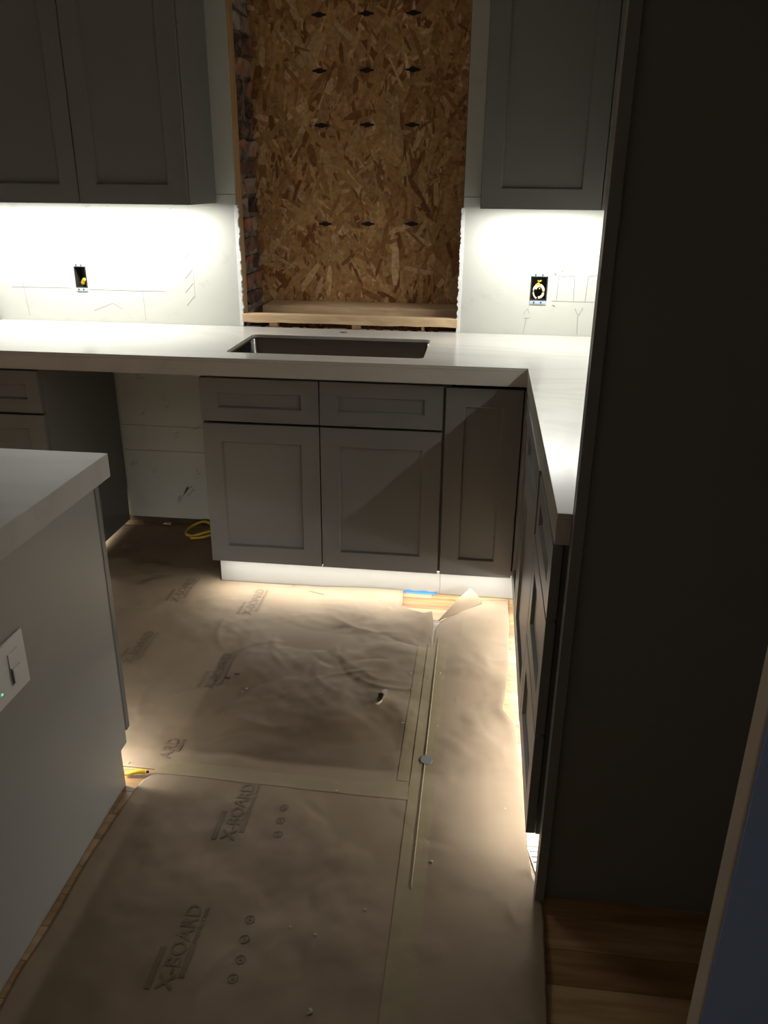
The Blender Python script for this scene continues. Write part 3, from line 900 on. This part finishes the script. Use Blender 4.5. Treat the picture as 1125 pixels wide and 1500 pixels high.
# ------------------------------------------------------------------ outlet boxes
def outlet_box(label, hole):
    x0, x1, z0, z1 = hole
    c = empty('outlet_box', label, 'outlet box', ((x0+x1)/2, 0, (z0+z1)/2))
    w2, h2 = (x1-x0)/2-.001, (z1-z0)/2-.001
    b = MB(); t = .003; y0, y1 = -.0015, .062
    b.box(-w2, -w2+t, y0, y1, -h2, h2).box(w2-t, w2, y0, y1, -h2, h2).box(-w2+t, w2-t, y0, y1, h2-t, h2).box(-w2+t, w2-t, y0, y1, -h2, -h2+t).box(-w2+t, w2-t, y1-t, y1, -h2+t, h2-t)
    b.build('box', DARKP, c)
    for s in (-1, 1):
        e = MB().box(-w2, w2, -.0035, -.0016, s*h2-(.0 if s > 0 else .013), s*h2+(.013 if s > 0 else .0)).build('mounting_ear', BLUEBOX, c, .0008)
        for xx in (-w2*.5, w2*.35):
            MB().tube([(xx, -.0036, s*(h2+.006)), (xx, -.0052, s*(h2+.006))], .0032, 8).build('screw', DARKP, e)
    return c
c = outlet_box('small open outlet box left of the window with one yellow cable end', BOXL)
wv = MB().tube([(-.012, .050, -.040), (-.006, .03, -.030), (.004, .008, -.022), (.017, -.004, -.006)], [.008, .0085, .0085, .007], 10)
wv.build('cable', YELLOW, c, 0, True)
c = outlet_box('open outlet box right of the window with coiled cream and yellow wires', BOXR)
def arc(cx, cz, r, a0, a1, y=.006, n=14, sq=1.3):
    return [(cx+r*math.cos(math.radians(a0+(a1-a0)*i/n)), y, cz+sq*r*math.sin(math.radians(a0+(a1-a0)*i/n))) for i in range(n+1)]
MB().tube(arc(.0, -.012, .021, 250, 20), .0035, 8).build('wire', COPPERW, c, 0, True)
MB().tube(arc(.002, -.012, .017, 150, -100, .002), .005, 8).build('wire', COPPERW, c, 0, True)
MB().tube([(-.012, .006, .012), (-.004, 0, .020), (.008, .0, .012), (.002, .003, .0)], .0036, 8).build('wire', YELLOW, c, 0, True)
MB().tube([(-.006, .004, .030), (.0, 0, .027), (.008, .002, .031)], .003, 8).build('wire', YELLOW, c, 0, True)

# ------------------------------------------------------------------ small things on the floor
# yellow cable coil in the dishwasher gap
b = MB(); pts = []
def P(u, v, z): return px(u, v, 2, z)
key = [(340,772,.02), (318,772,.02), (300,764,.03), (286,768,.024), (276,775,.016), (273,782,.012), (283,785,.016), (300,780,.03), (325,774,.03)]
K = [P(*k) for k in key]
def catmull(K, n=6):
    out = []
    for i in range(len(K)-1):
        p0, p1, p2, p3 = K[max(i-1, 0)], K[i], K[i+1], K[min(i+2, len(K)-1)]
        for j in range(n):
            t = j/n
            out.append(.5*((2*p1)+(p2-p0)*t+(2*p0-5*p1+4*p2-p3)*t*t+(3*p1-p0-3*p2+p3)*t**3))
    out.append(K[-1]); return out
b.tube(catmull(K), .0062, 8)
K2 = [P(*k) for k in [(335,778,.02), (310,783,.02), (295,787,.016), (279,788,.014)]]
b.tube(catmull(K2), .0062, 8)
setp(b.build('yellow_cable', YELLOW, None, 0, True), 'loose yellow electrical cable lying at the back of the dishwasher gap', 'cable')
# cable end by the island
K = [Vector((-.032, -1.676, .010)), Vector((-.014, -1.674, .014)), Vector((.004, -1.668, .015)), Vector((.020, -1.664, .012))]
c = empty('cable_end', 'short yellow cable end sticking out by the island toe space', 'cable', (0, 0, 0))
MB().tube(catmull(K), .0062, 10).build('jacket', YELLOW, c, 0, True)
MB().tube([(.0203, -1.6639, .012), (.027, -1.662, .011)], .0035, 8).build('conductor', DARKP, c)
# blue tape strip at the toe board
b = MB(); n = 10
for i in range(n+1):
    x = .60+.125*i/n
    b.v += [(x, YD+.0885, .010+.002*math.sin(i*1.3)), (x, YD+.0875, .0025), (x, YD+.080+.003*math.sin(i*.8), .0012)]
for i in range(n):
    for k in (0, 1): b.f.append((i*3+k, i*3+k+1, (i+1)*3+k+1, (i+1)*3+k))
o = b.build('blue_tape', BLUETAPE, None); setp(o, 'strip of blue painter tape along the foot of the white toe board', 'tape')
# ribbed white scrap by the end of the side run
c = empty('ribbed_scrap', 'white ribbed plastic scrap on the bare floor at the foot of the dark tall panel', 'scrap', (0, 0, 0))
poly = [(1.003, -1.735), (1.050, -1.725), (1.062, -1.80), (1.034, -1.868), (1.020, -1.80)]
b = MB(); b.quad(*[(x, y, .005) for x, y in poly]); b.quad(*[(x, y, .001) for x, y in reversed(poly)])
for k in range(5):
    q = (k+1) % 5; b.quad((*poly[k], .001), (*poly[q], .001), (*poly[q], .005), (*poly[k], .005))
b.build('sheet', WHITEP, c, fix=True)
for i in range(7):
    yy = -1.742-.016*i
    xl = 1.006+.0035*i; xr_ = 1.053
    MB().tube([(xl+.004, yy, .0062), (xr_, yy+.003, .0062)], .0022, 6).build('rib', WHITEP, c)
# plaster crumbs
cr = []
for k in range(3):
    bm = bmesh.new(); bmesh.ops.create_icosphere(bm, subdivisions=1, radius=1)
    for v in bm.verts: v.co *= random.uniform(.6, 1.2)
    me = bpy.data.meshes.new('plaster_crumb'); bm.to_mesh(me); bm.free(); me.materials.append(CRUMB); cr.append(me)
for (u, v, s, where) in [
        (355,1013,.006,'flat pale plaster crumb beside the small dark tears in the paper'),
        (362,1009,.005,'tiny pale plaster crumb touching a larger one by the small dark tears'),
        (493,1157,.006,'pale plaster crumb lying on the cross seam tape'),
        (632,1262,.007,'largest pale plaster crumb beside the long seam tape below the gray splat'),
        (535,1332,.005,'pale plaster crumb on the sheet between the large lettering and the long seam tape'),
        (602,985,.006,'pale plaster crumb between the curled lip and the torn paper gap'),
        (188,1116,.006,'pale plaster crumb by the yellow cable end at the island corner'),
        (640,1062,.005,'pale plaster crumb beside the long seam tape above the gray splat'),
        (645,985,.005,'pale plaster crumb by the top end of the long seam tape'),
        (462,1372,.004,'tiny pale plaster crumb right of the printed circle icons'),
        (452,1486,.004,'tiny pale plaster crumb below and right of the large lettering'),
        (425,1360,.004,'tiny pale plaster crumb next to the topmost printed circle icon'),
        (405,846,.007,'pale plaster crumb at the foot of the white toe board under the sink'),
        (455,1482,.006,'pale plaster crumb paired with a tiny one below the large lettering'),
        (624,1103,.005,'pale plaster crumb touching the round gray splat'),
        (470,1020,.004,'tiny pale plaster crumb in the crumpled middle of the paper'),
        (590,1060,.005,'pale plaster crumb just below the curled lip in the paper'),
        (740,1185,.004,'tiny pale plaster crumb by the torn edge along the side run')]:
    p = px(u, v, 2, .008)
    o = bpy.data.objects.new('plaster_crumb', random.choice(cr)); COL.objects.link(o)
    h = float(H(p.x, p.y))+(float(exA(np.array(p.x), np.array(p.y))) if (p.x < .73 and p.y > -1.64) else 0)
    s *= .8; o.location = (p.x, p.y, h+s*.42); o.scale = (s*random.uniform(.5, 1.7), s*random.uniform(.5, 1), s*.42); o.rotation_euler = (0, 0, random.uniform(0, 3))
    setp(o, where, 'debris', 'plaster crumbs on the floor paper')
p = px(625, 1113, 2, .006)
b = MB(); n = 14
ring = [(p.x+.017*math.cos(2*math.pi*i/n)*random.uniform(.95, 1.04), p.y+.019*math.sin(2*math.pi*i/n)*random.uniform(.95, 1.04)) for i in range(n)]
zt_ = float(H(p.x, p.y))+.0045
b.quad(*[(x, y, zt_) for x, y in ring])
for i in range(n):
    q = (i+1) % n; b.quad((*ring[i], zt_-.003), (*ring[q], zt_-.003), (*ring[q], zt_), (*ring[i], zt_))
setp(b.build('plaster_blob', GRAYBLOB, None, fix=True), 'round gray splat stuck on the tan tape seam', 'splat')
p = px(880, 1307, 2, 0)
setp(MB().box(p.x-.022, p.x+.022, p.y-.003, p.y+.003, .0008, .007).build('wood_sliver', LUMBER, None, .001), 'thin wood sliver on the bare floor at the foot of the dark panel', 'scrap')
p = px(246, 769, 2, .006)
setp(MB().box(p.x-.018, p.x+.018, p.y-.010, p.y+.010, .012, .018).build('plaster_chip', CRUMB, None, .002), 'pale plaster chip at the back of the dishwasher gap', 'debris')
